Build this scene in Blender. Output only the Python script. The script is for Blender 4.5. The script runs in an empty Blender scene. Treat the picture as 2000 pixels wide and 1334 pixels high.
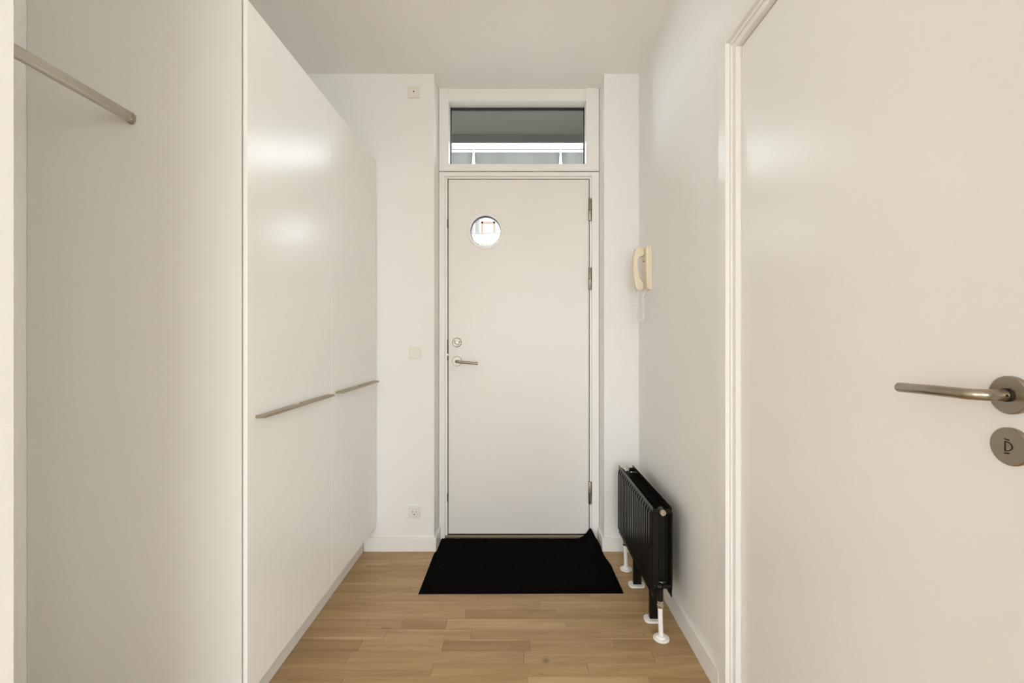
import bpy, bmesh, math, random
from mathutils import Vector, Matrix

random.seed(7)
S = bpy.context.scene
COL = S.collection
PI = math.pi

# ------------------------------------------------------------------ camera
CAM_Z = 1.167
cam = bpy.data.cameras.new('camera')
cam.sensor_width = 36.0
cam.lens = 16.0
cam.shift_x = -0.005
cam.shift_y = -0.003
cam.clip_start = 0.02
cam.clip_end = 300
camo = bpy.data.objects.new('camera', cam)
camo.location = (0, 0, CAM_Z)
camo.rotation_euler = (PI / 2, 0, 0)
COL.objects.link(camo)
S.camera = camo

# ------------------------------------------------------------------ sky, daylight, exposure
W = bpy.data.worlds.new('overcast_sky')
S.world = W
W.use_nodes = True
bgn = W.node_tree.nodes['Background']
bgn.inputs['Color'].default_value = (0.90, 0.97, 1.04, 1)
bgn.inputs['Strength'].default_value = 12.0


def sky_portal(name, loc, rot, sx, sy):
    """marks a window opening so that the sky seen through it is sampled well; gives no light of its own"""
    l = bpy.data.lights.new(name, 'AREA')
    l.shape = 'RECTANGLE'
    l.size = sx
    l.size_y = sy
    l.cycles.is_portal = True
    o = bpy.data.objects.new(name, l)
    o.location = loc
    o.rotation_euler = rot
    COL.objects.link(o)
    return o


# daylight enters by the rear and added side windows behind the camera and by the transom
sky_portal('sky_portal_rear', (0.25, -4.61, 1.50), (PI / 2, 0, 0), 1.8, 2.0)
sky_portal('sky_portal_side', (-2.73, -3.25, 1.50), (0, -PI / 2, 0), 2.0, 1.5)
sky_portal('sky_portal_side', (2.99, -3.0, 1.50), (0, PI / 2, 0), 2.0, 2.0)
sky_portal('sky_portal_transom', (0.0, 2.76, 2.3625), (-PI / 2, 0, 0), 0.80, 0.37)

vs = S.view_settings
vs.view_transform = 'Standard'
vs.look = 'None'
vs.exposure = 0.06
vs.gamma = 1.0
vs.use_curve_mapping = False
S.cycles.max_bounces = 14
S.cycles.diffuse_bounces = 9
S.cycles.glossy_bounces = 6
S.cycles.transparent_max_bounces = 12
S.cycles.sample_clamp_indirect = 6.0


# ------------------------------------------------------------------ materials
def srgb(r, g, b):
    f = lambda c: (c / 255) / 12.92 if c / 255 <= 0.04045 else ((c / 255 + 0.055) / 1.055) ** 2.4
    return (f(r), f(g), f(b), 1)


def new_mat(name):
    m = bpy.data.materials.new(name)
    m.use_nodes = True
    nt = m.node_tree
    return m, nt, nt.nodes, nt.links, nt.nodes['Principled BSDF']


def plain(name, col, rough=0.5, metal=0.0, bump=0.0, bscale=200.0, var=0.0, spec=0.5, coat=0.0, stretch=None):
    m, nt, N, L, b = new_mat(name)
    b.inputs['Base Color'].default_value = tuple(col[:3]) + (1,)
    b.inputs['Roughness'].default_value = rough
    b.inputs['Metallic'].default_value = metal
    b.inputs['Specular IOR Level'].default_value = spec
    b.inputs['Coat Weight'].default_value = coat
    b.inputs['Coat Roughness'].default_value = 0.12
    if bump or var:
        g = N.new('ShaderNodeNewGeometry')
        src = g.outputs['Position']
        if stretch:
            mp = N.new('ShaderNodeMapping')
            mp.inputs['Scale'].default_value = stretch
            L.new(src, mp.inputs['Vector'])
            src = mp.outputs['Vector']
        n = N.new('ShaderNodeTexNoise')
        n.inputs['Scale'].default_value = bscale
        n.inputs['Detail'].default_value = 4
        L.new(src, n.inputs['Vector'])
        if bump:
            bp = N.new('ShaderNodeBump')
            bp.inputs['Strength'].default_value = bump
            bp.inputs['Distance'].default_value = 0.002
            L.new(n.outputs['Fac'], bp.inputs['Height'])
            L.new(bp.outputs['Normal'], b.inputs['Normal'])
        if var:
            n2 = N.new('ShaderNodeTexNoise')
            n2.inputs['Scale'].default_value = bscale * 0.05
            n2.inputs['Detail'].default_value = 6
            L.new(src, n2.inputs['Vector'])
            mr = N.new('ShaderNodeMapRange')
            mr.inputs['From Min'].default_value = 0.3
            mr.inputs['From Max'].default_value = 0.7
            mr.inputs['To Min'].default_value = 1 - var
            mr.inputs['To Max'].default_value = 1 + var
            L.new(n2.outputs['Fac'], mr.inputs['Value'])
            mx = N.new('ShaderNodeVectorMath')
            mx.operation = 'SCALE'
            mx.inputs[0].default_value = col[:3]
            L.new(mr.outputs['Result'], mx.inputs['Scale'])
            L.new(mx.outputs['Vector'], b.inputs['Base Color'])
    return m


def glass_mat(name, tint=(0.93, 0.95, 0.94)):
    m, nt, N, L, b = new_mat(name)
    out = N['Material Output']
    N.remove(b)
    t = N.new('ShaderNodeBsdfTransparent')
    t.inputs['Color'].default_value = tint + (1,)
    gl = N.new('ShaderNodeBsdfGlossy')
    gl.inputs['Roughness'].default_value = 0.02
    fr = N.new('ShaderNodeFresnel')
    fr.inputs['IOR'].default_value = 1.45
    mx = N.new('ShaderNodeMixShader')
    L.new(fr.outputs['Fac'], mx.inputs['Fac'])
    L.new(t.outputs[0], mx.inputs[1])
    L.new(gl.outputs[0], mx.inputs[2])
    L.new(mx.outputs[0], out.inputs['Surface'])
    return m


def wood_mat():
    m, nt, N, L, b = new_mat('oak_parquet')
    geo = N.new('ShaderNodeNewGeometry')
    info = N.new('ShaderNodeObjectInfo')
    tone = N.new('ShaderNodeAttribute')
    tone.attribute_type = 'OBJECT'
    tone.attribute_name = 'tone'
    off = N.new('ShaderNodeCombineXYZ')
    mul = N.new('ShaderNodeMath'); mul.operation = 'MULTIPLY'; mul.inputs[1].default_value = 37.0
    L.new(info.outputs['Random'], mul.inputs[0])
    for k in range(3):
        L.new(mul.outputs[0], off.inputs[k])
    add = N.new('ShaderNodeVectorMath'); add.operation = 'ADD'
    L.new(geo.outputs['Position'], add.inputs[0])
    L.new(off.outputs[0], add.inputs[1])

    def noise(scale, sc, detail=5, dist=0.0):
        mp = N.new('ShaderNodeMapping')
        mp.inputs['Scale'].default_value = sc
        L.new(add.outputs[0], mp.inputs['Vector'])
        n = N.new('ShaderNodeTexNoise')
        n.inputs['Scale'].default_value = scale
        n.inputs['Detail'].default_value = detail
        n.inputs['Distortion'].default_value = dist
        L.new(mp.outputs[0], n.inputs['Vector'])
        return n.outputs['Fac']

    broad = noise(1.0, (2.2, 26, 1), 3, 0.8)
    fine = noise(1.0, (14, 420, 1), 4)
    pores = noise(1.0, (60, 900, 1), 2)

    def rng(v, a, c, lo, hi):
        r = N.new('ShaderNodeMapRange')
        r.inputs['From Min'].default_value = a
        r.inputs['From Max'].default_value = c
        r.inputs['To Min'].default_value = lo
        r.inputs['To Max'].default_value = hi
        L.new(v, r.inputs['Value'])
        return r.outputs['Result']

    def math2(op, a, c):
        n = N.new('ShaderNodeMath'); n.operation = op
        for k, v in enumerate((a, c)):
            if isinstance(v, (int, float)):
                n.inputs[k].default_value = v
            else:
                L.new(v, n.inputs[k])
        return n.outputs[0]

    f = math2('ADD', rng(broad, 0.3, 0.7, -0.17, 0.17), rng(fine, 0.3, 0.7, -0.10, 0.10))
    f = math2('ADD', f, rng(pores, 0.55, 0.75, 0.0, -0.10))
    f = math2('ADD', f, rng(info.outputs['Random'], 0, 1, -0.05, 0.05))
    f = math2('ADD', f, tone.outputs['Fac'])
    f = math2('ADD', f, 0.5)
    cr = N.new('ShaderNodeValToRGB')
    e = cr.color_ramp.elements
    e[0].position = 0.0
    e[0].color = (0.27, 0.165, 0.072, 1)
    e[1].position = 1.0
    e[1].color = (0.62, 0.45, 0.255, 1)
    x = cr.color_ramp.elements.new(0.5)
    x.color = (0.435, 0.290, 0.143, 1)
    L.new(f, cr.inputs['Fac'])
    col = cr.outputs['Color']
    # small knots and marks in the boards, at fixed places on the floor
    for (px, py, rx, ry, dark) in ((0.104, 1.649, 0.016, 0.016, 0.62), (-0.525, 1.833, 0.030, 0.005, 0.6),
                                   (0.085, 1.583, 0.006, 0.004, 0.55), (0.497, 1.793, 0.004, 0.006, 0.7),
                                   (-0.535, 2.081, 0.006, 0.004, 0.5), (0.352, 1.60, 0.005, 0.004, 0.5)):
        sub = N.new('ShaderNodeVectorMath'); sub.operation = 'SUBTRACT'
        L.new(geo.outputs['Position'], sub.inputs[0]); sub.inputs[1].default_value = (px, py, 0)
        sc = N.new('ShaderNodeVectorMath'); sc.operation = 'MULTIPLY'
        L.new(sub.outputs[0], sc.inputs[0]); sc.inputs[1].default_value = (1 / rx, 1 / ry, 0)
        ln = N.new('ShaderNodeVectorMath'); ln.operation = 'LENGTH'
        L.new(sc.outputs[0], ln.inputs[0])
        fac = rng(ln.outputs['Value'], 0.15, 1.15, dark, 0.0)
        mix = N.new('ShaderNodeMix'); mix.data_type = 'RGBA'
        L.new(fac, mix.inputs[0]); L.new(col, mix.inputs[6]); mix.inputs[7].default_value = (0.09, 0.065, 0.03, 1)
        col = mix.outputs[2]
    # pale sapwood streaks along some stave edges
    for (px, py, rx, ry, amt) in ((-0.66, 1.772, 0.16, 0.010, 0.75), (-0.20, 1.886, 0.30, 0.006, 0.5), (-0.117, 1.7605, 0.18, 0.0035, 0.8),
                                  (-0.33, 1.818, 0.17, 0.006, 0.5), (-0.10, 1.870, 0.17, 0.016, 0.35), (0.22, 1.545, 0.22, 0.018, 0.5),
                                  (-0.74, 2.352, 0.10, 0.010, 0.5), (-0.74, 2.165, 0.10, 0.010, 0.5), (-0.42, 2.143, 0.11, 0.006, 0.4), (0.42, 1.768, 0.16, 0.004, 0.5)):
        sub = N.new('ShaderNodeVectorMath'); sub.operation = 'SUBTRACT'
        L.new(geo.outputs['Position'], sub.inputs[0]); sub.inputs[1].default_value = (px, py, 0)
        sc = N.new('ShaderNodeVectorMath'); sc.operation = 'MULTIPLY'
        L.new(sub.outputs[0], sc.inputs[0]); sc.inputs[1].default_value = (1 / rx, 1 / ry, 0)
        ln = N.new('ShaderNodeVectorMath'); ln.operation = 'LENGTH'
        L.new(sc.outputs[0], ln.inputs[0])
        fac = rng(ln.outputs['Value'], 0.6, 1.2, amt, 0.0)
        mix = N.new('ShaderNodeMix'); mix.data_type = 'RGBA'
        L.new(fac, mix.inputs[0]); L.new(col, mix.inputs[6]); mix.inputs[7].default_value = (0.60, 0.44, 0.25, 1)
        col = mix.outputs[2]
    L.new(col, b.inputs['Base Color'])
    b.inputs['Roughness'].default_value = 0.42
    b.inputs['Specular IOR Level'].default_value = 0.4
    bp = N.new('ShaderNodeBump')
    bp.inputs['Strength'].default_value = 0.12
    bp.inputs['Distance'].default_value = 0.0006
    L.new(fine, bp.inputs['Height'])
    L.new(bp.outputs[0], b.inputs['Normal'])
    return m


M = {}
M['wall'] = plain('warm_white_wall_paint', (0.86, 0.855, 0.838), 0.62, bump=0.10, bscale=420)
M['ceiling'] = plain('white_ceiling_paint', (0.92, 0.915, 0.90), 0.8, bump=0.08, bscale=260)
M['trim'] = plain('white_gloss_trim', (0.87, 0.865, 0.845), 0.32)
M['door'] = plain('satin_door_lacquer', (0.85, 0.84, 0.81), 0.30, bump=0.03, bscale=160)
M['entry'] = plain('entry_door_paint', (0.83, 0.815, 0.78), 0.36, bump=0.08, bscale=330)
M['cab'] = plain('satin_cabinet_lacquer', (0.85, 0.84, 0.81), 0.27)
M['carcass'] = plain('cabinet_side_melamine', (0.72, 0.70, 0.655), 0.45)
M['steel'] = plain('brushed_steel', (0.38, 0.335, 0.265), 0.30, 1.0, bump=0.05, bscale=300)
M['steel_handle'] = plain('champagne_metal', (0.42, 0.37, 0.275), 0.42, 1.0)
M['chrome'] = plain('satin_chrome', (0.62, 0.60, 0.56), 0.22, 1.0)
M['rose_metal'] = plain('satin_rose_metal', (0.50, 0.475, 0.425), 0.45, 1.0)
M['rod'] = plain('anodised_rail', (0.52, 0.49, 0.43), 0.22, 1.0)
M['dark_gap'] = plain('dark_metal_and_gap_shade', (0.09, 0.07, 0.045), 0.5, 0.6)
M['black'] = plain('black_radiator_enamel', (0.009, 0.0078, 0.0056), 0.26, spec=0.22)
M['white_plastic'] = plain('white_plastic', (0.90, 0.89, 0.86), 0.35)
M['ivory'] = plain('ivory_plastic', (0.82, 0.735, 0.57), 0.38)
M['plate'] = plain('cream_plate_plastic', (0.81, 0.785, 0.71), 0.35)
M['hole'] = plain('black_hole', (0.012, 0.010, 0.008), 0.6)
M['brass'] = plain('aged_brass_plug', (0.55, 0.47, 0.36), 0.4, 1.0)
M['mat'] = plain('black_mat_pile', (0.0045, 0.0036, 0.003), 0.95, bump=0.9, bscale=900, spec=0.05)
M['mat_edge'] = plain('mat_rubber_edge', (0.42, 0.40, 0.36), 0.6)
M['gasket'] = plain('black_gasket', (0.02, 0.02, 0.018), 0.5)
M['glass'] = glass_mat('window_glass')
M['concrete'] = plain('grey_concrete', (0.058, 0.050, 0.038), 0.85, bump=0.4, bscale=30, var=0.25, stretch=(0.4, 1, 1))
M['parapet'] = plain('weathered_parapet', (0.036, 0.0335, 0.029), 0.8, bump=0.2, bscale=20, var=0.22, stretch=(3, 1, 0.5))
M['facade'] = plain('white_render', (0.36, 0.36, 0.35), 0.85)
M['rail_and_shade_grey'] = plain('rail_grey_and_recess_shade', (0.095, 0.089, 0.078), 0.8)
M['orange_wood'] = plain('orange_window_wood', (0.095, 0.045, 0.020), 0.5, var=0.1, bscale=40)
M['pale_pane'] = plain('curtained_pane', (0.30, 0.30, 0.295), 0.3)
M['paving'] = plain('pale_paving', (0.10, 0.098, 0.09), 0.9, var=0.15, bscale=30)
M['bounce_ground'] = plain('pale_bounce_paving', (0.58, 0.57, 0.545), 0.9, var=0.1, bscale=30)
M['beam'] = plain('shaded_beam_concrete', (0.028, 0.024, 0.018), 0.8, bump=0.3, bscale=30, var=0.2)  # shade on the beam's unlit face is put into this darker colour
M['tube'] = plain('porthole_tube_paint', (0.055, 0.048, 0.038), 0.7)
M['walkway'] = plain('pale_walkway_screed', (0.46, 0.45, 0.42), 0.9, var=0.1, bscale=30)
M['wood'] = wood_mat()
M['subfloor'] = plain('dark_joint', (0.10, 0.065, 0.035), 0.8)
M['leaf'] = plain('pale_leaves', (0.14, 0.15, 0.10), 0.6)

# ------------------------------------------------------------------ builders
WLOC = {}


def wloc(o):
    return WLOC[o.name] if o is not None else Vector((0, 0, 0))


def obj(name, bm, mat, parent=None, smooth=False, kind=None, auto=None):
    """link a bmesh given in world coordinates as ONE object whose origin is the middle of its base"""
    xs = [v.co for v in bm.verts]
    lo = Vector([min(c[i] for c in xs) for i in range(3)])
    hi = Vector([max(c[i] for c in xs) for i in range(3)])
    org = Vector(((lo.x + hi.x) / 2, (lo.y + hi.y) / 2, lo.z))
    bmesh.ops.translate(bm, verts=bm.verts, vec=-org)
    bmesh.ops.recalc_face_normals(bm, faces=bm.faces)
    me = bpy.data.meshes.new(name)
    bm.to_mesh(me)
    bm.free()
    me.materials.append(M[mat])
    if smooth or auto:
        for p in me.polygons:
            p.use_smooth = True
        if auto:
            me.set_sharp_from_angle(angle=math.radians(auto))
    o = bpy.data.objects.new(name, me)
    COL.objects.link(o)
    WLOC[o.name] = org
    o.parent = parent
    o.location = org - wloc(parent)
    if kind:
        o['kind'] = kind
    return o


def empty(name, loc, label, cat, group=None, kind=None):
    o = bpy.data.objects.new(name, None)
    o.empty_display_size = 0.05
    COL.objects.link(o)
    o.location = loc
    WLOC[o.name] = Vector(loc)
    tag(o, label, cat, group, kind)
    return o


def tag(o, label, cat=None, group=None, kind=None):
    o['label'] = label
    if cat:
        o['category'] = cat
    if group:
        o['group'] = group
    if kind:
        o['kind'] = kind
    return o


def copy_tree(o, delta, parent=None):
    c = o.copy()
    COL.objects.link(c)
    if parent is None:
        c.location = o.location + Vector(delta)
    else:
        c.parent = parent
    WLOC[c.name] = wloc(o) + Vector(delta)
    for ch in [k for k in bpy.data.objects if k.parent == o]:
        copy_tree(ch, delta, c)
    return c


def bbox(bm, x0, x1, y0, y1, z0, z1):
    r = bmesh.ops.create_cube(bm, size=1.0)
    for v in r['verts']:
        v.co = Vector((x0 + (v.co.x + .5) * (x1 - x0), y0 + (v.co.y + .5) * (y1 - y0), z0 + (v.co.z + .5) * (z1 - z0)))
    return r['verts']


def bevel_all(bm, w, seg=1):
    bmesh.ops.bevel(bm, geom=list(bm.edges), offset=w, segments=seg, profile=0.5, affect='EDGES', clamp_overlap=True)


def box(name, x0, x1, y0, y1, z0, z1, mat, parent=None, bev=0.0, seg=1, kind=None):
    bm = bmesh.new()
    bbox(bm, x0, x1, y0, y1, z0, z1)
    if bev:
        bevel_all(bm, bev, seg)
    return obj(name, bm, mat, parent, kind=kind)


def boxes(name, lst, mat, parent=None, kind=None):
    bm = bmesh.new()
    for b in lst:
        bbox(bm, *b)
    return obj(name, bm, mat, parent, kind=kind)


def add_cyl(bm, p0, p1, r0, r1=None, n=20):
    p0 = Vector(p0); p1 = Vector(p1)
    d = p1 - p0
    r1 = r0 if r1 is None else r1
    rot = d.to_track_quat('Z', 'Y').to_matrix().to_4x4()
    mat = Matrix.Translation((p0 + p1) / 2) @ rot
    bmesh.ops.create_cone(bm, cap_ends=True, segments=n, radius1=r0, radius2=r1, depth=d.length, matrix=mat)


def cyl(name, p0, p1, r, mat, parent=None, r1=None, n=24, bev=0.0):
    bm = bmesh.new()
    add_cyl(bm, p0, p1, r, r1, n)
    if bev:
        ed = [e for e in bm.edges if len(e.link_faces) == 2 and e.calc_face_angle(0) > 1.0]
        bmesh.ops.bevel(bm, geom=ed, offset=bev, segments=2, profile=0.5, affect='EDGES')
    return obj(name, bm, mat, parent, auto=40)


def add_lathe(bm, p, axis, prof, n=28):
    """prof: (distance along axis, radius) pairs, revolved about axis at p"""
    axis = Vector(axis).normalized()
    a = axis.orthogonal().normalized()
    b = axis.cross(a)
    rings = []
    for d, r in prof:
        c = Vector(p) + axis * d
        if r < 1e-6:
            rings.append([bm.verts.new(c)])
        else:
            rings.append([bm.verts.new(c + a * math.cos(2 * PI * k / n) * r + b * math.sin(2 * PI * k / n) * r) for k in range(n)])
    for A, B in zip(rings, rings[1:]):
        for k in range(n):
            j = (k + 1) % n
            if len(A) == 1 and len(B) == 1:
                continue
            if len(A) == 1:
                bm.faces.new((A[0], B[k], B[j]))
            elif len(B) == 1:
                bm.faces.new((A[k], A[j], B[0]))
            else:
                bm.faces.new((A[k], A[j], B[j], B[k]))


def lathe(name, p, axis, prof, mat, parent=None, n=28):
    bm = bmesh.new()
    add_lathe(bm, p, axis, prof, n)
    return obj(name, bm, mat, parent, auto=38)


def add_tube(bm, pts, r, n=10, caps=True):
    pts = [Vector(p) for p in pts]
    rs = r if isinstance(r, (list, tuple)) else [r] * len(pts)
    t0 = (pts[1] - pts[0]).normalized()
    u = t0.orthogonal().normalized()
    rings = []
    for i, p in enumerate(pts):
        t = (pts[min(i + 1, len(pts) - 1)] - pts[max(i - 1, 0)]).normalized()
        u = (u - t * u.dot(t)).normalized()
        w = t.cross(u)
        rings.append([bm.verts.new(p + (u * math.cos(2 * PI * k / n) + w * math.sin(2 * PI * k / n)) * rs[i]) for k in range(n)])
    for A, B in zip(rings, rings[1:]):
        for k in range(n):
            j = (k + 1) % n
            bm.faces.new((A[k], A[j], B[j], B[k]))
    if caps:
        bm.faces.new(rings[0][::-1])
        bm.faces.new(rings[-1])


def tube(name, pts, r, mat, parent=None, n=12):
    bm = bmesh.new()
    add_tube(bm, pts, r, n)
    return obj(name, bm, mat, parent, auto=50)


def prism(bm, poly, axis, a0, a1):
    """poly: 2-D outline; axis 'x' -> (y,z), 'y' -> (x,z), 'z' -> (x,y)"""
    def P(u, v, w):
        return {'x': (w, u, v), 'y': (u, w, v), 'z': (u, v, w)}[axis]
    A = [bm.verts.new(P(u, v, a0)) for u, v in poly]
    B = [bm.verts.new(P(u, v, a1)) for u, v in poly]
    n = len(poly)
    bm.faces.new(A[::-1])
    bm.faces.new(B)
    for i in range(n):
        j = (i + 1) % n
        bm.faces.new((A[i], A[j], B[j], B[i]))


def prism_obj(name, poly, axis, a0, a1, mat, parent=None, bev=0.0, seg=1):
    bm = bmesh.new()
    prism(bm, poly, axis, a0, a1)
    if bev:
        bevel_all(bm, bev, seg)
    return obj(name, bm, mat, parent, auto=35)


# ------------------------------------------------------------------ key dimensions (metres; camera at the origin, looking along +y)
CEIL = 2.62
YB = 2.50            # back wall of the hall
YD = 2.64            # face of the entrance door frame
YL = 2.66            # face of the entrance door leaf
XR = 0.668           # right wall
XC = -0.773          # face of the cabinet doors
XN = -1.403          # back of the coat niche
YC0, YC1, YC2 = 1.3015, 1.898, 2.4955   # near edge, seam and far edge of the cabinets
RX0, RX1 = -0.4556, 0.478               # door recess
YN = 0.705           # near side of the coat niche
YR0 = -4.5           # window wall of the room behind

# ------------------------------------------------------------------ floor and its staves
fl = boxes('floor', [(-2.7, 3.0, YR0 - .1, 2.86, -0.12, -0.004)], 'subfloor', kind='structure')
tag(fl, 'oak strip parquet floor laid across the hall', 'floor')
room_floor = box('floor_board_field', -2.6, 2.9, YR0, 0.281, -0.004, 0.0, 'wood', fl)

ROW = 0.0645
known = {  # row index from y = 1.893: x of the joints seen in that row, with the tone of the stave to the right of each
    7: ([-0.667], {}), 6: ([-0.775, -0.20, 0.25], {}), 4: ([-0.675, -0.1, 0.4], {}), 3: ([-0.50, 0.05, 0.56], {}),
    2: ([-0.72, -0.18, 0.33], {}), 1: ([-0.588, 0.10, 0.585], {2: 0.02}),
    0: ([-0.219, 0.165, 0.60], {1: -0.20, 2: -0.03}),
    -1: ([-0.615, -0.471, -0.289, 0.20], {2: -0.12, 3: 0.17, 4: 0.03}),
    -2: ([-0.519, -0.181, 0.534], {0: -0.04, 1: 0.08, 2: 0.03, 3: -0.10}),
    -3: ([-0.596, -0.282, 0.0487, 0.37], {0: -0.18, 1: 0.06, 2: -0.26, 3: 0.0, 4: -0.10}),
    -4: ([-0.617, 0.0247, 0.5], {0: -0.10, 1: -0.06, 2: 0.03}),
    -5: ([-0.30, 0.25], {0: -0.06, 1: -0.02, 2: 0.0}),
    -6: ([-0.596, 0.036, 0.45], {0: -0.10, 1: -0.05, 2: 0.22, 3: 0.02}),
}
meshes = {}
sap = []


def stave(x0, x1, y0, y1, tone):
    key = round(x1 - x0, 4)
    g = 0.0005
    if key not in meshes:
        bm = bmesh.new()
        bbox(bm, -(x1 - x0) / 2 + g, (x1 - x0) / 2 - g, -ROW / 2 + g * .7, ROW / 2 - g * .7, 0, 0.004)
        me = bpy.data.meshes.new('plank')
        bm.to_mesh(me)
        bm.free()
        me.materials.append(M['wood'])
        meshes[key] = me
    o = bpy.data.objects.new('plank', meshes[key])
    COL.objects.link(o)
    o.parent = fl
    o.location = Vector(((x0 + x1) / 2, (y0 + y1) / 2, -0.004 + random.uniform(-0.0001, 0.0001))) - wloc(fl)
    o['tone'] = float(tone)


for k in range(-25, 12):
    y0 = 1.893 + ROW * k
    y1 = y0 + ROW
    if y0 > 2.655:
        break
    xl = XN if YN - .02 < (y0 + y1) / 2 < YC0 else (-0.86 if y0 > 1.2 else -0.78)
    xr = 0.70
    if y0 > YB - .013:
        xl, xr = RX0 - .002, RX1 + .002
    js, tn = known.get(k, (None, {}))
    if js is None:
        js, x = [], xl + random.uniform(0.12, 0.5)
        while x < xr - 0.08:
            js.append(x)
            x += random.choice((0.36, 0.42, 0.47, 0.53))
        tn = {}
    js = [xl] + [j for j in js if xl + .03 < j < xr - .03] + [xr]
    for i, (a, c) in enumerate(zip(js, js[1:])):
        t = tn.get(i, random.uniform(-0.05, 0.05))
        stave(a, c, y0, y1, t)

# ------------------------------------------------------------------ ceiling and walls
ce = box('ceiling', -2.7, 3.0, YR0 - .1, 2.86, CEIL, CEIL + 0.12, 'ceiling', kind='structure')
tag(ce, 'plain white ceiling over the hall', 'ceiling')

wb = boxes('wall_back', [(XN - .15, RX0, YB, 2.86, -0.1, CEIL), (RX1, 0.90, YB, 2.86, -0.1, CEIL)], 'wall', kind='structure')
tag(wb, 'white end wall on both sides of the entrance door recess', 'wall')
# right wall with the opening of the room door
DY0, DY1, DZ = 0.545, 1.424, 2.085
wr = boxes('wall_right', [(XR, 0.80, DY1, YB + .02, -0.1, CEIL), (XR, 0.80, 0.36, DY0, -0.1, CEIL), (XR, 0.80, DY0, DY1, DZ, CEIL)], 'wall', kind='structure')
tag(wr, 'white right-hand wall with the radiator and the door phone', 'wall')
wl = boxes('wall_left', [(-2.62, -0.78, YN - .15, YN, -0.1, CEIL)], 'wall', kind='structure')
tag(wl, 'rough white wall end beside the coat niche', 'wall')
wn = box('wall_niche', XN - .15, XN, YN - .12, YB, -0.1, CEIL, 'wall', kind='structure')
tag(wn, 'white rear wall of the coat niche behind the hanging rail', 'wall')
# the room behind the camera, lit by its rear window and two added side windows
def wall_x(x0, x1, y0, y1, wy0, wy1):
    return [(x0, x1, y0, wy0, -0.1, CEIL), (x0, x1, wy1, y1, -0.1, CEIL), (x0, x1, wy0, wy1, -0.1, 0.5), (x0, x1, wy0, wy1, 2.5, CEIL)]


wq = boxes('wall_room', [(0.80, 2.92, 0.36, 0.48, -0.1, CEIL)] + wall_x(-2.74, -2.62, YR0, YN, -4.0, -2.5) + wall_x(2.92, 3.0, YR0, 0.48, -4.0, -2.0), 'wall', kind='structure')
tag(wq, 'white walls of the room that the hall opens into', 'wall')
ww = boxes('wall_front', [(-2.74, -0.65, YR0 - .12, YR0, -0.1, CEIL), (1.15, 3.0, YR0 - .12, YR0, -0.1, CEIL),
                          (-0.65, 1.15, YR0 - .12, YR0, -0.1, 0.5), (-0.65, 1.15, YR0 - .12, YR0, 2.5, CEIL)], 'wall', kind='structure')
tag(ww, 'white window wall of the room behind the hall', 'wall')
w2 = empty('window_2', (0.25, YR0, 0.5), 'white rear window of the room behind the hall', 'window', kind='structure')
for x in (-0.65, 0.22, 1.09):
    box('window_frame', x, x + .06, YR0 - .1, YR0 - .04, 0.5, 2.5, 'trim', w2)
for z in (0.5, 2.44):
    box('window_frame', -0.59, 1.09, YR0 - .1, YR0 - .04, z, z + .06, 'trim', w2)
for n_, xs, ye, side in ((3, -2.70, -2.5, 'narrower side'), (4, 2.94, -2.0, 'wider side')):  # unseen side windows, added to brighten the side walls of the hall
    w3 = empty('window_%d' % n_, (xs, -3.2, 0.5), 'added white %s window lighting the hall from the room behind' % side, 'window', kind='structure')
    for y in (-4.0, (ye - 4.06) / 2, ye - .06):
        box('window_frame', xs, xs + .05, y, y + .06, 0.5, 2.5, 'trim', w3)
    for z in (0.5, 2.44):
        box('window_frame', xs, xs + .05, -3.94, ye - .06, z, z + .06, 'trim', w3)
# space behind the closed room door
wc = boxes('wall_closet', [(0.80, 0.90, DY0 - .1, DY1 + .1, -0.1, CEIL)], 'wall', kind='structure')
tag(wc, 'white wall hidden behind the closed room door', 'wall')

# baseboards
BB = 0.076
bb = box('baseboard_back', -0.839, RX0 + .0125, YB - .0125, YB, 0, BB, 'trim', kind='structure', bev=.002)
tag(bb, 'white baseboard under the switch and the socket', 'baseboard')
bl = box('baseboard_recess_left', RX0, RX0 + .0125, YB, YD, 0, BB, 'trim', kind='structure', bev=.002)
tag(bl, 'short white baseboard in the door recess beside the latch side of the entrance door', 'baseboard')
b3 = box('baseboard_back_right', RX1 - .0125, XR - .0125, YB - .0125, YB, 0, BB, 'trim', kind='structure', bev=.002)
tag(b3, 'short white baseboard on the end wall behind the black radiator', 'baseboard')
b4 = box('baseboard_recess_right', RX1 - .0125, RX1, YB, YD, 0, BB, 'trim', kind='structure', bev=.002)
tag(b4, 'short white baseboard in the door recess beside the hinge side of the entrance door', 'baseboard')
br = box('baseboard_right', XR - .0125, XR, 1.484, YB, 0, BB + .006, 'trim', kind='structure', bev=.002)
tag(br, 'long white baseboard running below the black radiator', 'baseboard')

# ------------------------------------------------------------------ entrance door with its frame
d1 = empty('door_1', (0, YD, 0), 'cream white entrance door with a round porthole and steel lever', 'door', kind='structure')
LX0, LX1, LZ0, LZ1 = -0.401, 0.419, 0.026, 2.0946
FZ = 2.133
box('jamb', RX0 + .002, -0.420, YD, 2.74, 0, FZ, 'trim', d1, bev=.0015)
box('jamb', 0.4345, RX1 - .002, YD, 2.74, 0, FZ, 'trim', d1, bev=.0015)
box('head_jamb', -0.420, 0.4345, YD, 2.74, 2.110, FZ, 'trim', d1, bev=.0015)
box('door_stop', -0.420, -0.4065, YD + .014, 2.74, 0.012, 2.110, 'trim', d1, bev=.001)
box('door_stop', 0.4235, 0.4345, YD + .014, 2.74, 0.012, 2.110, 'trim', d1, bev=.001)
box('door_stop', -0.4065, 0.4235, YD + .014, 2.74, 2.0985, 2.110, 'trim', d1, bev=.001)
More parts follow.
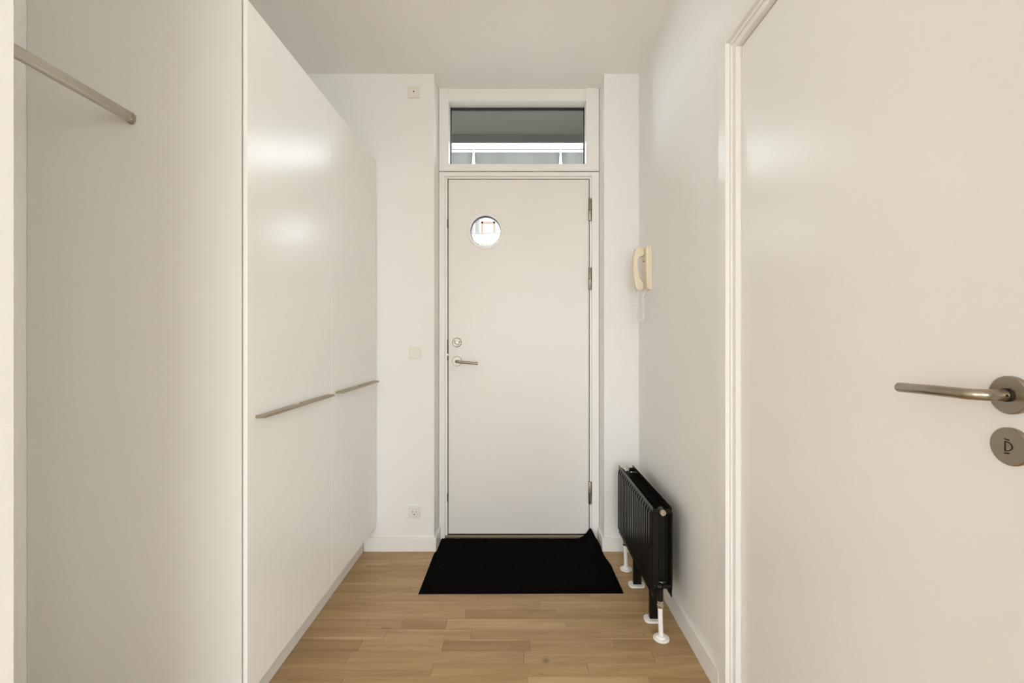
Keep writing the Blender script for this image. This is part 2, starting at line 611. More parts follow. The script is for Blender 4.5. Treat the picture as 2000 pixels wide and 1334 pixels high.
box('threshold', -0.420, 0.4345, 2.645, 2.80, 0, 0.020, 'steel_handle', d1, bev=.003)

# dark strips standing in for shade in the gap round the leaf, and the rebate it closes against
box('gap_shade_strip', -0.4065, LX0 + .0005, 2.668, 2.705, 0.012, 2.0985, 'dark_gap', d1)
box('gap_shade_strip', LX1 - .0005, 0.4235, 2.668, 2.705, 0.012, 2.0985, 'dark_gap', d1)
box('gap_shade_strip', LX0, LX1, 2.668, 2.705, LZ1, 2.0985, 'dark_gap', d1)
box('gap_shade_strip', LX0, LX1, 2.672, 2.705, 0.019, LZ0, 'dark_gap', d1)
box('rebate', -0.4065, -0.386, 2.7055, 2.74, 0.012, 2.0985, 'trim', d1)
box('rebate', 0.404, 0.4235, 2.7055, 2.74, 0.012, 2.0985, 'trim', d1)
box('rebate', -0.386, 0.404, 2.7055, 2.74, 2.080, 2.0985, 'trim', d1)
# leaf with a round hole
PC = (-0.1845, 1.795)
PR = 0.0895


def holed_plate(bm, x0, x1, z0, z1, y0, y1, cx, cz, r, n=64):
    ang = sorted(set([2 * PI * k / n for k in range(n)] + [math.atan2(z - cz, x - cx) % (2 * PI) for x in (x0, x1) for z in (z0, z1)]))
    loops = []
    for y in (y0, y1):
        ci, ou = [], []
        for a in ang:
            c, s = math.cos(a), math.sin(a)
            ci.append(bm.verts.new((cx + r * c, y, cz + r * s)))
            t = 1e9
            if c > 1e-9: t = min(t, (x1 - cx) / c)
            if c < -1e-9: t = min(t, (x0 - cx) / c)
            if s > 1e-9: t = min(t, (z1 - cz) / s)
            if s < -1e-9: t = min(t, (z0 - cz) / s)
            ou.append(bm.verts.new((cx + t * c, y, cz + t * s)))
        loops.append((ci, ou))
    (c0, o0), (c1, o1) = loops
    m = len(ang)
    for i in range(m):
        j = (i + 1) % m
        bm.faces.new((c0[i], c0[j], o0[j], o0[i]))
        bm.faces.new((c1[i], o1[i], o1[j], c1[j]))
        bm.faces.new((c0[i], c1[i], c1[j], c0[j]))
        bm.faces.new((o0[i], o0[j], o1[j], o1[i]))


bm = bmesh.new()
holed_plate(bm, LX0, LX1, LZ0, LZ1, YL, YL + .045, PC[0], PC[1], PR)
leaf = obj('leaf', bm, 'entry', d1, auto=30)
ctr = (PC[0], YL, PC[1])
lathe('porthole_ring', ctr, (0, -1, 0), [(0, .1085), (.0035, .1085), (.006, .1045), (.0075, .0965), (.0075, .0925), (.005, .0885), (-.008, .0885), (-.008, .1), (0, .1085)], 'trim', leaf, 64)
lathe('porthole_tube', ctr, (0, -1, 0), [(-.045, .0892), (-.008, .0892), (-.008, .0860), (-.045, .0860), (-.045, .0892)], 'tube', leaf, 64)
lathe('porthole_glass', ctr, (0, -1, 0), [(-.030, 0), (-.030, .0859), (-.034, .0859), (-.034, 0)], 'glass', leaf, 64)

# lever and lock of the entrance door
HX, HZ = -0.3516, 1.034
h = empty('handle', (HX, YL, HZ), 'satin steel lever on a round rose', None)
h.parent = d1
h.location = Vector((HX, YL, HZ)) - wloc(d1)
lathe('rose', (HX, YL, HZ), (0, -1, 0), [(0, 0), (0, .0285), (.005, .0285), (.0075, .026), (.0075, 0)], 'rose_metal', h)
pts = [(HX, YL - .006, HZ), (HX, YL - .034, HZ)]
for k in range(1, 7):
    a = k / 6 * PI / 2
    pts.append((HX + .014 * (1 - math.cos(a)), YL - .034 - .014 * math.sin(a), HZ - .0003 * k))
pts.append((HX + .126, YL - .048, HZ - .011))
tube('lever', pts, .0078, 'steel', h, 16)
KZ = 1.1435
lk = lathe('lock_rose', (HX, YL, KZ), (0, -1, 0), [(0, 0), (0, .027), (.006, .027), (.009, .0235), (.009, .017), (.011, .016), (.011, 0)], 'rose_metal', d1)
bm = bmesh.new()
bbox(bm, -.0165, .0165, YL - .030, YL - .0108, -.006, .006)
bevel_all(bm, .003, 2)
bmesh.ops.rotate(bm, verts=bm.verts, cent=(0, 0, 0), matrix=Matrix.Rotation(math.radians(33), 3, 'Y'))
bmesh.ops.translate(bm, verts=bm.verts, vec=(HX - .001, 0, KZ))
obj('thumb_turn', bm, 'chrome', lk, auto=40)
cyl('screw', (HX + .0165, YL - .0085, KZ + .004), (HX + .0165, YL - .0115, KZ + .004), .0035, 'dark_gap', lk, n=12)
for zc, hh in ((1.838, .05), (1.10, .12), (0.238, .05)):
    box('strike_plate', -0.4075, -0.4025, 2.6515, 2.69, zc - hh / 2, zc + hh / 2, 'dark_gap', d1, bev=.001)
box('latch_bolt', -0.4085, -0.4015, 2.6505, 2.67, 1.066, 1.078, 'chrome', d1, bev=.001)
for zt in (1.982, 1.580, 0.334):
    hg = cyl('hinge', (0.4245, 2.650, zt - .131), (0.4245, 2.650, zt), .0098, 'steel', d1, n=20, bev=.003)
    hg['label'] = 'grey steel barrel hinge'
    cyl('hinge_washer', (0.4245, 2.650, zt - .068), (0.4245, 2.650, zt - .0655), .0112, 'dark_gap', hg, n=20)
    box('hinge_plate', 0.4255, 0.4365, 2.6485, 2.653, zt - .131, zt - .0685, 'steel', hg)

# transom window over the door
w1 = empty('window_1', (0.01, YD, FZ + .004), 'narrow transom window above the entrance door', 'window', kind='structure')
OX0, OX1, OZ0, OZ1 = -0.398, 0.4015, 2.18, 2.545
TY = 2.75
box('frame_side', RX0 + .002, OX0, YD, TY, FZ + .006, CEIL, 'trim', w1, bev=.0015)
box('frame_side', OX1, RX1 - .002, YD, TY, FZ + .006, CEIL, 'trim', w1, bev=.0015)
box('frame_bottom', OX0, OX1, YD, TY, FZ + .006, OZ0, 'trim', w1, bev=.0015)
box('frame_top', OX0, OX1, YD, TY, OZ1, CEIL - .028, 'trim', w1, bev=.0015)
box('frame_cap', OX0, OX1, YD + .006, TY, CEIL - .028, CEIL, 'trim', w1, bev=.0015)
GY = 2.722
boxes('gasket', [(OX0, OX0 + .006, GY - .004, GY + .01, OZ0, OZ1), (OX1 - .006, OX1, GY - .004, GY + .01, OZ0, OZ1),
                 (OX0, OX1, GY - .004, GY + .01, OZ1 - .016, OZ1), (OX0, OX1, GY - .004, GY + .01, OZ0, OZ0 + .006)], 'gasket', w1)
box('pane', OX0 + .005, OX1 - .005, GY, GY + .006, OZ0 + .005, OZ1 - .015, 'glass', w1)

# ------------------------------------------------------------------ room door in the right wall
LXF = 0.691          # face of the leaf
d2 = empty('door_2', (XR, 0.98, 0), 'closed cream room door with a steel lever in the side wall', 'door', kind='structure')
XCA, XJ = 0.656, 0.674
YJ1, YJ2, ZT1, ZT2 = 1.433, 1.403, 2.096, 2.068
YN1, YN2 = 0.537, 0.567
box('casing', XCA, XR + .002, YJ1, 1.484, 0, 2.147, 'trim', d2, bev=.0015)
box('casing', XCA, XR + .002, YN1 - .051, YN1, 0, 2.147, 'trim', d2, bev=.0015)
box('casing_head', XCA, XR + .002, YN1, YJ1, ZT1, 2.147, 'trim', d2, bev=.0015)
box('jamb', XJ, 0.80, YJ2, YJ1, 0, ZT1, 'trim', d2, bev=.001)
box('jamb', XJ, 0.80, YN1, YN2, 0, ZT1, 'trim', d2, bev=.001)
box('head_jamb', XJ, 0.80, YN2, YJ2, ZT2, ZT1, 'trim', d2, bev=.001)
box('door_stop', LXF + .042, 0.79, YN2, YJ2, 0, 0.012, 'steel_handle', d2)
lf2 = box('leaf', LXF, LXF + .040, YN2 + .003, YJ2 - .003, 0.012, ZT2 - .003, 'door', d2, bev=.0015)
RY, RZ = 0.635, 1.088
h2 = empty('handle', (LXF, RY, RZ), 'brushed steel lever on a round rose', None)
h2.parent = d2
h2.location = Vector((LXF, RY, RZ)) - wloc(d2)
lathe('rose', (LXF, RY, RZ), (-1, 0, 0), [(0, 0), (0, .0265), (.006, .0265), (.0075, .025), (.0075, .011), (.0078, 0)], 'steel', h2, 48)
lathe('collar', (LXF, RY, RZ), (-1, 0, 0), [(.0075, .0094), (.0105, .0094), (.0105, .0)], 'hole', h2, 32)
pts = [(LXF - .009, RY, RZ), (LXF - .030, RY, RZ)]
for k in range(1, 9):
    a = k / 8 * PI / 2
    pts.append((LXF - .030 - .022 * math.sin(a), RY + .022 * (1 - math.cos(a)), RZ))
pts += [(LXF - .0515, RY + .06, RZ - .0005), (LXF - .048, RY + .131, RZ - .003), (LXF - .0478, RY + .1325, RZ - .003)]
tube('lever', pts, [.0081] * (len(pts) - 2) + [.0077, .0066], 'steel', h2, 24)
cyl('set_screw', (LXF - .016, RY - .0080, RZ), (LXF - .016, RY - .0086, RZ), .0018, 'hole', h2, n=12)
LZ = 1.016
lk2 = lathe('lock_rose', (LXF, RY, LZ), (-1, 0, 0), [(0, 0), (0, .0265), (.004, .0265), (.0055, .025), (.0055, 0)], 'steel', d2, 48)
# release slot: a D with a short slit above and below
Dp = [(LXF - .0058, RY + .0045, LZ - .0065 + .013 * k / 6) for k in range(7)]
Dp += [(LXF - .0058, RY + .0045 - .0095 * math.sin(a), LZ + .0065 * math.cos(a)) for a in [PI * k / 14 for k in range(1, 15)]]
tube('release_slot', Dp, .0007, 'hole', lk2, 8)
tube('release_notch', [(LXF - .0057, RY + .005, LZ + .010), (LXF - .0057, RY - .001, LZ + .0092)], .0009, 'hole', lk2, 8)
tube('release_notch', [(LXF - .0057, RY + .005, LZ - .010), (LXF - .0057, RY - .001, LZ - .0092)], .0009, 'hole', lk2, 8)

# ------------------------------------------------------------------ tall cabinets
CZ0, CZ1 = 0.137, 2.14


def cabinet(ya, yb, label, near):
    t = empty('tall_cabinet', (-1.08, (ya + yb) / 2, CZ0), label, 'cabinet', 'tall cabinets along the wall')
    xb, xf = XN + .0015, -0.789
    y0 = ya + (.016 if near else 0)
    if near:
        box('side_panel', xb, xf, ya, ya + .0155, 0.0, CZ1, 'carcass', t, bev=.0008)
    else:
        box('side_panel', xb, xf, ya, ya + .016, CZ0, CZ1, 'carcass', t, bev=.0008)
    box('side_panel', xb, xf, yb - .017, yb - .001, CZ0, CZ1, 'carcass', t, bev=.0008)
    box('top_panel', xb, xf, ya + .016, yb - .017, CZ1 - .018, CZ1, 'carcass', t)
    box('bottom_panel', xb, xf, ya + .016, yb - .017, CZ0, CZ0 + .018, 'carcass', t)
    box('back_panel', xb, xb + .008, ya + .016, yb - .017, CZ0 + .018, CZ1 - .018, 'carcass', t)
    box('shelf', xb + .008, xf - .03, ya + .016, yb - .017, 1.0, 1.018, 'carcass', t)
    dr = box('door', XC - .0125, XC, ya + .002, yb - .002, CZ0, CZ1, 'cab', t, bev=.0014, seg=2)
    # ledge handle with a finger notch cut into its wall side
    a0, a1 = ya + .042, yb - .041
    m = (a0 + a1) / 2
    poly = [(XC, a0), (XC + .029, a0), (XC + .029, a1), (XC, a1), (XC, m + .016), (XC + .018, m + .012), (XC + .018, m - .022), (XC, m - .045)]
    hd = prism_obj('handle', poly, 'z', 0.9315, 0.9395, 'steel_handle', dr, bev=.0008)
    hd['label'] = 'champagne metal ledge handle'
    return t


cabinet(YC0, YC1, 'glossy cream tall cabinet beside the coat niche', True)
cabinet(YC1, YC2, 'glossy cream tall cabinet against the end wall with the switch', False)
pl = box('plinth', -0.857, -0.841, YC0 + .016, YC2 + .003, 0.0005, CZ0 - .001, 'carcass', bev=.0008)
tag(pl, 'cream plinth board under both tall cabinets', 'plinth')

# ------------------------------------------------------------------ coat rail in the niche
RXc, RZc = -1.10, 1.796
cr_ = empty('coat_rail', (RXc, (YN + YC0) / 2, RZc), 'oval steel coat rail across the niche', 'coat rail')


def oval(hw, hh, n=28):
    return [(RXc + hw * math.copysign(abs(math.cos(a)) ** .8, math.cos(a)), RZc + hh * math.copysign(abs(math.sin(a)) ** .8, math.sin(a))) for a in [2 * PI * k / n for k in range(n)]]


prof = [(RXc - .0062, RZc + .0125), (RXc - .004, RZc + .015), (RXc + .004, RZc + .015), (RXc + .0062, RZc + .0125), (RXc + .0062, RZc - .005), (RXc + .0082, RZc - .0065)]
prof += [(RXc + .0082 * math.cos(a), RZc - .0075 - .0078 * math.sin(a)) for a in [PI * k / 12 for k in range(1, 12)]]
prof += [(RXc - .0082, RZc - .0065), (RXc - .0062, RZc - .005)]
prism_obj('rod', prof, 'y', YN + .004, YC0 - .004, 'rod', cr_)
for y0, y1 in ((YN, YN + .012), (YC0 - .012, YC0)):
    bm = bmesh.new()
    o1 = oval(.0105, .018)
    pts = [p for p in o1 if p[1] <= RZc + .010]
    prism(bm, pts, 'y', y0, y1)
    bevel_all(bm, .0008)
    k = obj('bracket', bm, 'steel_handle', cr_, auto=35)
    cyl('screw', (RXc, (y0 + y1) / 2 + (.002 if y0 > 1 else -.002), RZc + .013), (RXc, (y0 + y1) / 2 + (.006 if y0 > 1 else -.006), RZc + .013), .004, 'dark_gap', cr_, n=12)

# ------------------------------------------------------------------ switch, socket and outlet on the end wall
def plate(name, x, z, label, cat, size=.0625):
    t = empty(name, (x, YB, z), label, cat)
    hs = size / 2
    box('cover_frame', x - hs, x + hs, YB - .008, YB, z - hs, z + hs, 'plate', t, bev=.0022, seg=2)
    return t


sw = plate('light_switch', -0.560, 1.088, 'square cream light switch at handle height on the end wall', 'switch')
bm = bmesh.new()
prism(bm, [(YB - .0085, 1.088 - .0225), (YB - .013, 1.088 - .0225), (YB - .0098, 1.088 + .0225), (YB - .0085, 1.088 + .0225)], 'x', -0.5845, -0.5375)
bevel_all(bm, .0006)
obj('rocker', bm, 'plate', sw, auto=35)
so = plate('wall_socket', -0.5625, 0.2145, 'cream round-faced power socket low on the end wall', 'socket', .064)
sx, sz = -0.5625, 0.2145
box('insert', sx - .025, sx + .025, YB - .0105, YB - .0075, sz - .025, sz + .025, 'plate', so, bev=.0008)
lathe('socket_rim', (sx, YB - .0105, sz), (0, -1, 0), [(0, .0195), (.0015, .0195), (.0015, .0180), (0, .0175), (0, .0195)], 'plate', so, 36)
lathe('socket_face', (sx, YB - .0100, sz), (0, -1, 0), [(0, 0), (0, .0175), (.0008, .0170), (.0008, 0)], 'plate', so, 36)
for dx in (-.0095, .0095):
    cyl('pin_hole', (sx + dx, YB - .0106, sz + .004), (sx + dx, YB - .0112, sz + .004), .0026, 'hole', so, n=14)
prism_obj('earth_hole', [(sx + .0038 * math.cos(a), sz - .0075 - .0055 * math.sin(a)) for a in [PI * k / 10 for k in range(11)]], 'y', YB - .0112, YB - .0106, 'hole', so)
ou = plate('cable_outlet', -0.566, 2.517, 'small cream outlet plate with a dark dot near the ceiling', 'outlet', .0625)
box('insert', -0.566 - .0235, -0.566 + .0235, YB - .0110, YB - .0075, 2.517 - .0225, 2.517 + .0235, 'plate', ou, bev=.0008)
cyl('outlet_hole', (-0.566, YB - .0110, 2.518), (-0.566, YB - .0116, 2.518), .0040, 'hole', ou, n=16)

# ------------------------------------------------------------------ door phone on the right wall
py0, py1, pz0, pz1 = 2.258, 2.348, 1.410, 1.627
ph = empty('door_phone', (XR, (py0 + py1) / 2, pz0), 'ivory wall phone with hanging handset and coiled cord above the radiator', 'phone')
box('base', XR - .010, XR, py0, py1, pz0, pz1, 'ivory', ph, bev=.002, seg=2)
bm = bmesh.new()
prism(bm, [(XR - .0098, pz0 + .003), (XR - .022, pz0 + .006), (XR - .0275, pz0 + .10), (XR - .0265, pz1 - .01), (XR - .024, pz1 - .002), (XR - .0098, pz1 - .001)], 'y', py0 + .001, py1 - .001)
bevel_all(bm, .002, 2)
obj('cover', bm, 'ivory', ph, auto=35)
hy = 2.312
out = [(.6005, 1.622), (.5925, 1.602), (.5865, 1.565), (.5850, 1.525), (.5870, 1.480), (.5935, 1.438), (.6020, 1.416), (.6110, 1.409), (.6230, 1.410), (.6330, 1.418),
       (.6360, 1.440), (.6290, 1.452), (.6170, 1.462), (.6070, 1.495), (.6035, 1.530), (.6050, 1.562), (.6100, 1.575), (.6250, 1.580), (.6390, 1.588), (.6400, 1.612), (.6330, 1.624), (.6150, 1.627)]
hs_ = prism_obj('handset', out, 'y', hy - .024, hy + .024, 'ivory', ph, bev=.003, seg=2)
cyl('hook_switch', (XR - .026, hy - .014, 1.556), (XR - .031, hy - .014, 1.556), .0028, 'hole', ph, n=12)
# coiled cord: a helix wound round a hanging loop
loop = []
A0, A1 = Vector((.6150, 2.312, 1.411)), Vector((.6510, 2.300, 1.412))
ctrl = [A0, Vector((.6145, 2.312, 1.385)), Vector((.6140, 2.311, 1.360)), Vector((.6105, 2.310, 1.330)), Vector((.6100, 2.309, 1.300)), Vector((.6145, 2.307, 1.272)),
        Vector((.6260, 2.305, 1.257)), Vector((.6370, 2.303, 1.268)), Vector((.6390, 2.302, 1.300)), Vector((.6375, 2.301, 1.340)), Vector((.6360, 2.300, 1.372)), Vector((.6400, 2.300, 1.392)), A1]


def catmull(c, n):
    P = [c[0]] + c + [c[-1]]
    r = []
    for i in range(1, len(P) - 2):
        for k in range(n):
            t = k / n
            a, b_, d, e = P[i - 1], P[i], P[i + 1], P[i + 2]
            r.append(0.5 * ((2 * b_) + (d - a) * t + (2 * a - 5 * b_ + 4 * d - e) * t * t + (3 * b_ - a - 3 * d + e) * t ** 3))
    r.append(c[-1])
    return r


spine = catmull(ctrl, 60)
L_ = 0.0
hel = []
for i, p in enumerate(spine):
    if i:
        L_ += (p - spine[i - 1]).length
    t = (spine[min(i + 1, len(spine) - 1)] - spine[max(i - 1, 0)]).normalized()
    u = Vector((0, 1, 0))
    u = (u - t * u.dot(t)).normalized()
    w = t.cross(u)
    f = i / (len(spine) - 1)
    amp = .0046 * max(0.0, min(1.0, (f - .15) / .04)) * max(0.0, min(1.0, (.88 - f) / .04))
    a = L_ / .0058 * 2 * PI
    hel.append(p + (u * math.cos(a) + w * math.sin(a)) * amp)
bm = bmesh.new()
add_tube(bm, hel, .0027, 6)
cd = obj('cord', bm, 'white_plastic', ph, smooth=True)
cd['label'] = 'white coiled cord'

# ------------------------------------------------------------------ radiator
ra = empty('radiator', (0.566, 2.07, 0), 'low black double panel radiator on white floor collars', 'radiator')
QF, QB, QY0, QY1, QZ0, QZ1 = 0.521, 0.613, 1.775, 2.373, 0.156, 0.507


def panel(name, xo, sgn):
    """fluted steel panel: outer face at xo, looking towards -sgn*x"""
    bm = bmesh.new()
    nfl = 18
    p = (QY1 - QY0 - .02) / nfl
    cols = [(QY0, 0)]
    for k in range(nfl):
        y = QY0 + .01 + k * p
        cols += [(y + p * .05, 0), (y + p * .28, 1), (y + p * .72, 1), (y + p * .95, 0)]
    cols.append((QY1, 0))
    rows = [(QZ0, 0, .003), (QZ0 + .014, 0, .003), (QZ0 + .030, 1, 0), (QZ1 - .030, 1, 0), (QZ1 - .014, 0, .003), (QZ1, 0, .004)]
    deep = .0085
    front, back = [], []
    for z, on, base in rows:
        front.append([bm.verts.new((xo + sgn * (deep * (1 - (f * on)) + base * .2), y, z)) for y, f in cols])
        back.append([bm.verts.new((xo + sgn * (.0125 if (QZ0 < z < QZ1) else .0105), y, z)) for y, f in cols])
    nr, nc = len(rows), len(cols)
    for i in range(nr - 1):
        for j in range(nc - 1):
            bm.faces.new((front[i][j], front[i][j + 1], front[i + 1][j + 1], front[i + 1][j]))
            bm.faces.new((back[i][j], back[i + 1][j], back[i + 1][j + 1], back[i][j + 1]))
        for j in (0, nc - 1):
            bm.faces.new((front[i][j], front[i + 1][j], back[i + 1][j], back[i][j]))
    for i in (0, nr - 1):
        for j in range(nc - 1):
            bm.faces.new((front[i][j], back[i][j], back[i][j + 1], front[i][j + 1]))
    return obj(name, bm, 'black', ra, auto=25)


panel('front_panel', QF, 1)
panel('rear_panel', QB, -1)


def convector(x0, x1):
    bm = bmesh.new()
    y, k, th = QY0 + .030, 0, .0009
    pitch = .014
    line = []
    while y < QY1 - .045:
        xa, xb = (x0, x1) if k % 2 == 0 else (x1, x0)
        line += [(xa, y), (xb, y + .002)]
        y += pitch
        k += 1
    A = [bm.verts.new((x, y, .205)) for x, y in line]
    B = [bm.verts.new((x, y, .482)) for x, y in line]
    for i in range(len(line) - 1):
        bm.faces.new((A[i], A[i + 1], B[i + 1], B[i]))
    o = obj('convector_fins', bm, 'black', ra)
    md = o.modifiers.new('sheet', 'SOLIDIFY')
    md.thickness = th
    return o


convector(QF + .014, QF + .035)
convector(QB - .048, QB - .0135)
box('end_channel', QF + .010, QF + .034, QY0 + .004, QY0 + .022, QZ0 + .035, .490, 'black', ra, bev=.002)
box('end_channel', QF + .040, QF + .066, QY0 + .030, QY0 + .038, QZ0 + .045, .478, 'black', ra, bev=.002)
# cross pipes, plugs, valve
PX = 0.560
for y, z in ((QY0 + .012, .487), (QY1 - .012, .487), (QY0 + .010, .196), (QY1 - .012, .196)):
    cyl('cross_pipe', (QF + .010, y, z), (QB - .010, y, z), .0095, 'black', ra, n=20)
plg = lathe('tee_fitting', (.566, QY0 + .018, .490), (0, -1, 0), [(-.006, 0), (-.006, .0135), (.022, .0135), (.022, 0)], 'black', ra)
lathe('plug', (.566, QY0 - .004, .490), (0, -1, 0), [(0, 0), (0, .0115), (.008, .0115), (.0095, .010), (.0095, .006), (.007, .005), (.007, 0)], 'brass', plg)
bm = bmesh.new()
bmesh.ops.create_uvsphere(bm, u_segments=18, v_segments=12, radius=.0155, matrix=Matrix.Translation((PX - .004, QY0 + .006, .196)))
obj('tee_fitting', bm, 'black', ra, smooth=True)


def riser(x, y, ztop):
    s = empty('riser', (x, y, 0), 'white riser pipe with floor collar', None)
    del s['label']
    s.parent = ra
    s.location = Vector((x, y, 0)) - wloc(ra)
    cyl('elbow', (x - .004, y, .150), (x - .004, y, ztop), .0120, 'black', s, n=20)
    lathe('union_nut', (x - .004, y, .121), (0, 0, 1), [(0, 0), (0, .0105), (.003, .0125), (.012, .0125), (.014, .0105), (.019, .0105), (.020, .0115), (.028, .0115), (.030, .009), (.030, 0)], 'chrome', s, 8)
    tube('pipe', [(x - .004, y, .122), (x - .003, y, .07), (x, y, .006)], .0092, 'white_plastic', s, 16)
    lathe('floor_collar', (x, y, 0.0005), (0, 0, 1), [(0, 0), (0, .0305), (.004, .0305), (.0065, .027), (.0065, .0195), (.013, .0185), (.014, .0165), (.014, 0)], 'white_plastic', s, 40)


riser(PX, QY0 - .006, .196)
riser(0.551, 2.300, .196)
vl = lathe('thermostat_valve', (.560, QY1 - .012, .486), (0, -1, 0), [(-.012, 0), (-.012, .012), (.010, .012), (.010, 0)], 'black', ra)
lathe('valve_cap', (.560, QY1 - .020, .486), (0, -1, 0), [(0, 0), (0, .0195), (.006, .0215), (.020, .0215), (.024, .018), (.026, .014), (.046, .0135), (.048, .012), (.048, 0)], 'chrome', vl)
for fy in (1.889, 2.152):
    f_ = box('foot', .548, .586, fy - .010, fy + .010, .004, QZ0 + .04, 'black', ra, bev=.002)
    bm = bmesh.new()
    n = 40
    poly = []
    for k in range(n):
        a = 2 * PI * k / n
        poly.append((.564 + .037 * math.copysign(abs(math.cos(a)) ** .45, math.cos(a)), fy - .002 + .026 * math.copysign(abs(math.sin(a)) ** .6, math.sin(a))))
    prism(bm, poly, 'z', 0.0005, .009)
    ed = [e for e in bm.edges if all(v.co.z > .005 for v in e.verts)]
    bmesh.ops.bevel(bm, geom=ed, offset=.002, segments=2, profile=.5, affect='EDGES')
    obj('floor_plate', bm, 'white_plastic', f_, auto=35)

# ------------------------------------------------------------------ doormat, its hinge-side corner pushed up against the recess
dm = empty('doormat', (0, 2.35, 0), 'black doormat curling up at the hinge side of the entrance door', 'doormat')


def mat_left(y):
    return -0.449 if y < 2.46 else -0.449 + .011 * min(1, (y - 2.46) / .03)


def mat_right(y):
    return 0.486 - .004 * max(0, min(1, (y - 2.07) / .2)) - .022 * max(0, min(1, (y - 2.33) / .14)) - .036 * max(0, (y - 2.5) / .14) ** 1.3


def mat_h(x, y):
    h_ = 0.0
    w_ = .075
    u = max(0.0, (x - (mat_right(y) - w_)) / w_)
    v = max(0.0, (y - 2.40) / .24)
    if u > 0 and v > 0:
        h_ += .062 * min(1, u) ** 1.8 * min(1, v) ** 1.7 + .006 * min(1, u) * min(1, v) * math.sin((y - 2.42) * 40) ** 2
    return h_


NX, NY = 150, 96
bm = bmesh.new()
rnd = random.Random(3)
top, bot = [], []
for j in range(NY + 1):
    y = 2.071 + (2.640 - 2.071) * j / NY
    ra_, rb_ = [], []
    for i in range(NX + 1):
        a, c = mat_left(y), mat_right(y)
        x = a + (c - a) * i / NX
        yy = y
        if j == 0:
            yy += .006 * (i / NX) + rnd.uniform(-.0006, .0006)
        if j == NY:
            yy += rnd.uniform(-.002, .002)
        hh = mat_h(x, yy)
        edge = i in (0, NX) or j in (0, NY)
        ra_.append(bm.verts.new((x, yy, (.0036 + hh + (.002 if edge else .005 + rnd.uniform(-.0016, .0016))))))
        rb_.append(bm.verts.new((x, yy, .0025 + hh)))
    top.append(ra_)
    bot.append(rb_)
for j in range(NY):
    for i in range(NX):
        bm.faces.new((top[j][i], top[j][i + 1], top[j + 1][i + 1], top[j + 1][i]))
for j in range(NY):
    for i in (0, NX):
        bm.faces.new((top[j][i], top[j + 1][i], bot[j + 1][i], bot[j][i]))
for i in range(NX):
    for j in (0, NY):
        bm.faces.new((top[j][i], top[j][i + 1], bot[j][i + 1], bot[j][i]))
obj('pile', bm, 'mat', dm, smooth=True)
bm = bmesh.new()
prev = None
for j in range(0, 41):
    y = 2.071 + (2.636 - 2.071) * j / 40
    row = []
    for i in range(0, 31):
        a, c = mat_left(y) - .0034, mat_right(y) + .0005
        x = a + (c - a) * i / 30
        row.append((bm.verts.new((x, y + (.006 * i / 30 if j == 0 else 0), .0006 + mat_h(x, y))), bm.verts.new((x, y + (.006 * i / 30 if j == 0 else 0), .0018 + mat_h(x, y)))))
    if prev:
        for i in range(30):
            for q in (0, 1):
                bm.faces.new((prev[i][q], prev[i + 1][q], row[i + 1][q], row[i][q]))
        for i in (0, 30):
            bm.faces.new((prev[i][0], prev[i][1], row[i][1], row[i][0]))
    if j in (0, 40):
        for i in range(30):
            bm.faces.new((row[i][0], row[i + 1][0], row[i + 1][1], row[i][1]))
    prev = row
bk = obj('backing', bm, 'mat_edge', dm)
bk['label'] = 'pale rubber backing'

# ------------------------------------------------------------------ outside: the access walkway and the building across the court
ws = box('walkway_slab', -7, 7, 2.87, 3.88, 2.90, 3.10, 'concrete', kind='structure')
tag(ws, 'grey concrete walkway slab outside above the transom window', 'slab')
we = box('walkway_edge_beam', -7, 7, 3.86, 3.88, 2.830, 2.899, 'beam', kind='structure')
tag(we, 'concrete walkway edge beam, its shade painted in, seen through the transom window', 'beam')
wf = box('walkway_floor', -7, 7, 2.87, 4.2, -0.25, -0.03, 'walkway', kind='structure')
tag(wf, 'walkway floor outside the entrance door', 'walkway')
gr = box('ground', -80, 80, 2.9, 80, -3.2, -3.0, 'paving', kind='structure')
tag(gr, 'pale paved court outside', 'ground')

te = box('bounce_ground', -80, 80, -80, 2.86, -0.55, -0.35, 'bounce_ground', kind='structure')  # unseen pale ground, added to bounce daylight up to the ceiling
tag(te, 'added pale ground bouncing daylight into the room behind the hall', 'bounce_ground')
BY = 20.0
ab = empty('apartment_building', (0, BY, -3.0), 'white apartment building with orange window frames across the court', 'building')
box('wall', -8, 8, BY, BY + 9, -3.0, 8.35, 'facade', ab)
box('roof_slab', -8, 8, BY - .35, BY + 9, 8.35, 8.60, 'parapet', ab)
fins = [-7.8, -5.61, -1.87, 1.87, 5.61, 7.8]
for a, c in zip(fins, fins[1:]):
    box('parapet_panel', a + .03, c - .03, BY - .33, BY - .23, 8.60, 9.22, 'parapet', ab)
for x in fins:
    prism_obj('fin_post', [(x - .075, 8.60), (x + .075, 8.60), (x + .018, 9.29), (x - .018, 9.29)], 'y', BY - .46, BY - .335, 'facade', ab)
cyl('handrail', (-7.8, BY - .40, 9.31), (7.8, BY - .40, 9.31), .030, 'gasket', ab, n=10)


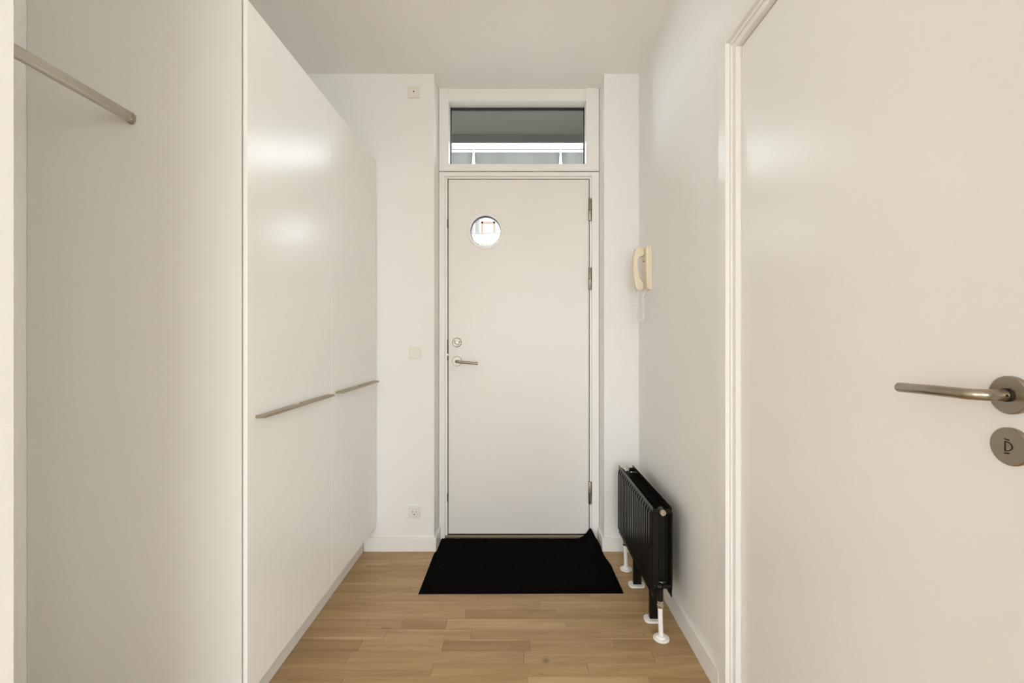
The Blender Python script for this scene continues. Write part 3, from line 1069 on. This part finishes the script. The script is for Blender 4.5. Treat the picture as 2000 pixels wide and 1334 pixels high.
def french_window(x0, x1, z0, z1):
    f = boxes('window_frame', [(x0, x0 + .085, BY - .06, BY + .02, z0, z1), (x1 - .085, x1, BY - .06, BY + .02, z0, z1),
                               (x0, x1, BY - .06, BY + .02, z1 - .09, z1), (x0, x1, BY - .06, BY + .02, z0, z0 + .09)], 'orange_wood', ab)
    box('window_pane', x0 + .08, x1 - .08, BY - .03, BY + .01, z0 + .08, z1 - .08, 'pale_pane', f)


for fx in (-1.575, 2.2):
    french_window(fx, fx + .61, 4.55, 6.296)
    bc = box('balcony_slab', fx - .55, fx + 1.6, BY - 1.0, BY, 4.35, 4.50, 'facade', ab)
    cyl('balcony_rail', (fx - .35, BY - .98, 5.56), (fx + 1.6, BY - .98, 5.56), .022, 'rail_and_shade_grey', bc, n=10)
    box('balcony_glass', fx - .33, fx + 1.58, BY - .99, BY - .975, 4.56, 5.54, 'glass', bc)
    for bx in (fx - .35, fx + .62, fx + 1.58):
        box('rail_post', bx - .02, bx + .02, BY - 1.0, BY - .96, 4.50, 5.56, 'facade', bc)
for fx in (-5.4, 6.0):
    french_window(fx, fx + .9, 4.6, 6.3)
box('recess_shade_panel', -2.35, -1.66, BY - .04, BY + .01, 2.6, 8.3, 'rail_and_shade_grey', ab)  # grey panel painting the shade of a recess in the facade
cyl('downpipe', (-1.87, BY - .09, -3.0), (-1.87, BY - .09, 8.3), .05, 'facade', ab, n=14)
# shrub on the balcony
sh = empty('balcony_bush', (-1.27, BY - .70, 4.50), 'pale leafy bush in a pot on the balcony across the court', 'bush')
lathe('pot', (-1.27, BY - .70, 4.505), (0, 0, 1), [(0, 0), (0, .13), (.26, .17), (.28, .18), (.28, .15), (.24, .14), (.24, 0)], 'rail_and_shade_grey', sh)
bm = bmesh.new()
rr = random.Random(5)
for k in range(160):
    c = Vector((-1.27 + rr.gauss(0, .15), BY - .70 + rr.gauss(0, .08), 5.05 + rr.gauss(0, .15)))
    d = Vector((rr.uniform(-1, 1), rr.uniform(-1, 1), rr.uniform(-.2, 1))).normalized() * .07
    e = d.orthogonal().normalized() * .025
    bm.faces.new([bm.verts.new(c - d), bm.verts.new(c + e), bm.verts.new(c + d), bm.verts.new(c - e)])
lv = obj('foliage', bm, 'leaf', sh, kind='stuff')
cyl('stem', (-1.27, BY - .70, 4.72), (-1.27, BY - .70, 5.05), .015, 'leaf', sh, n=8)
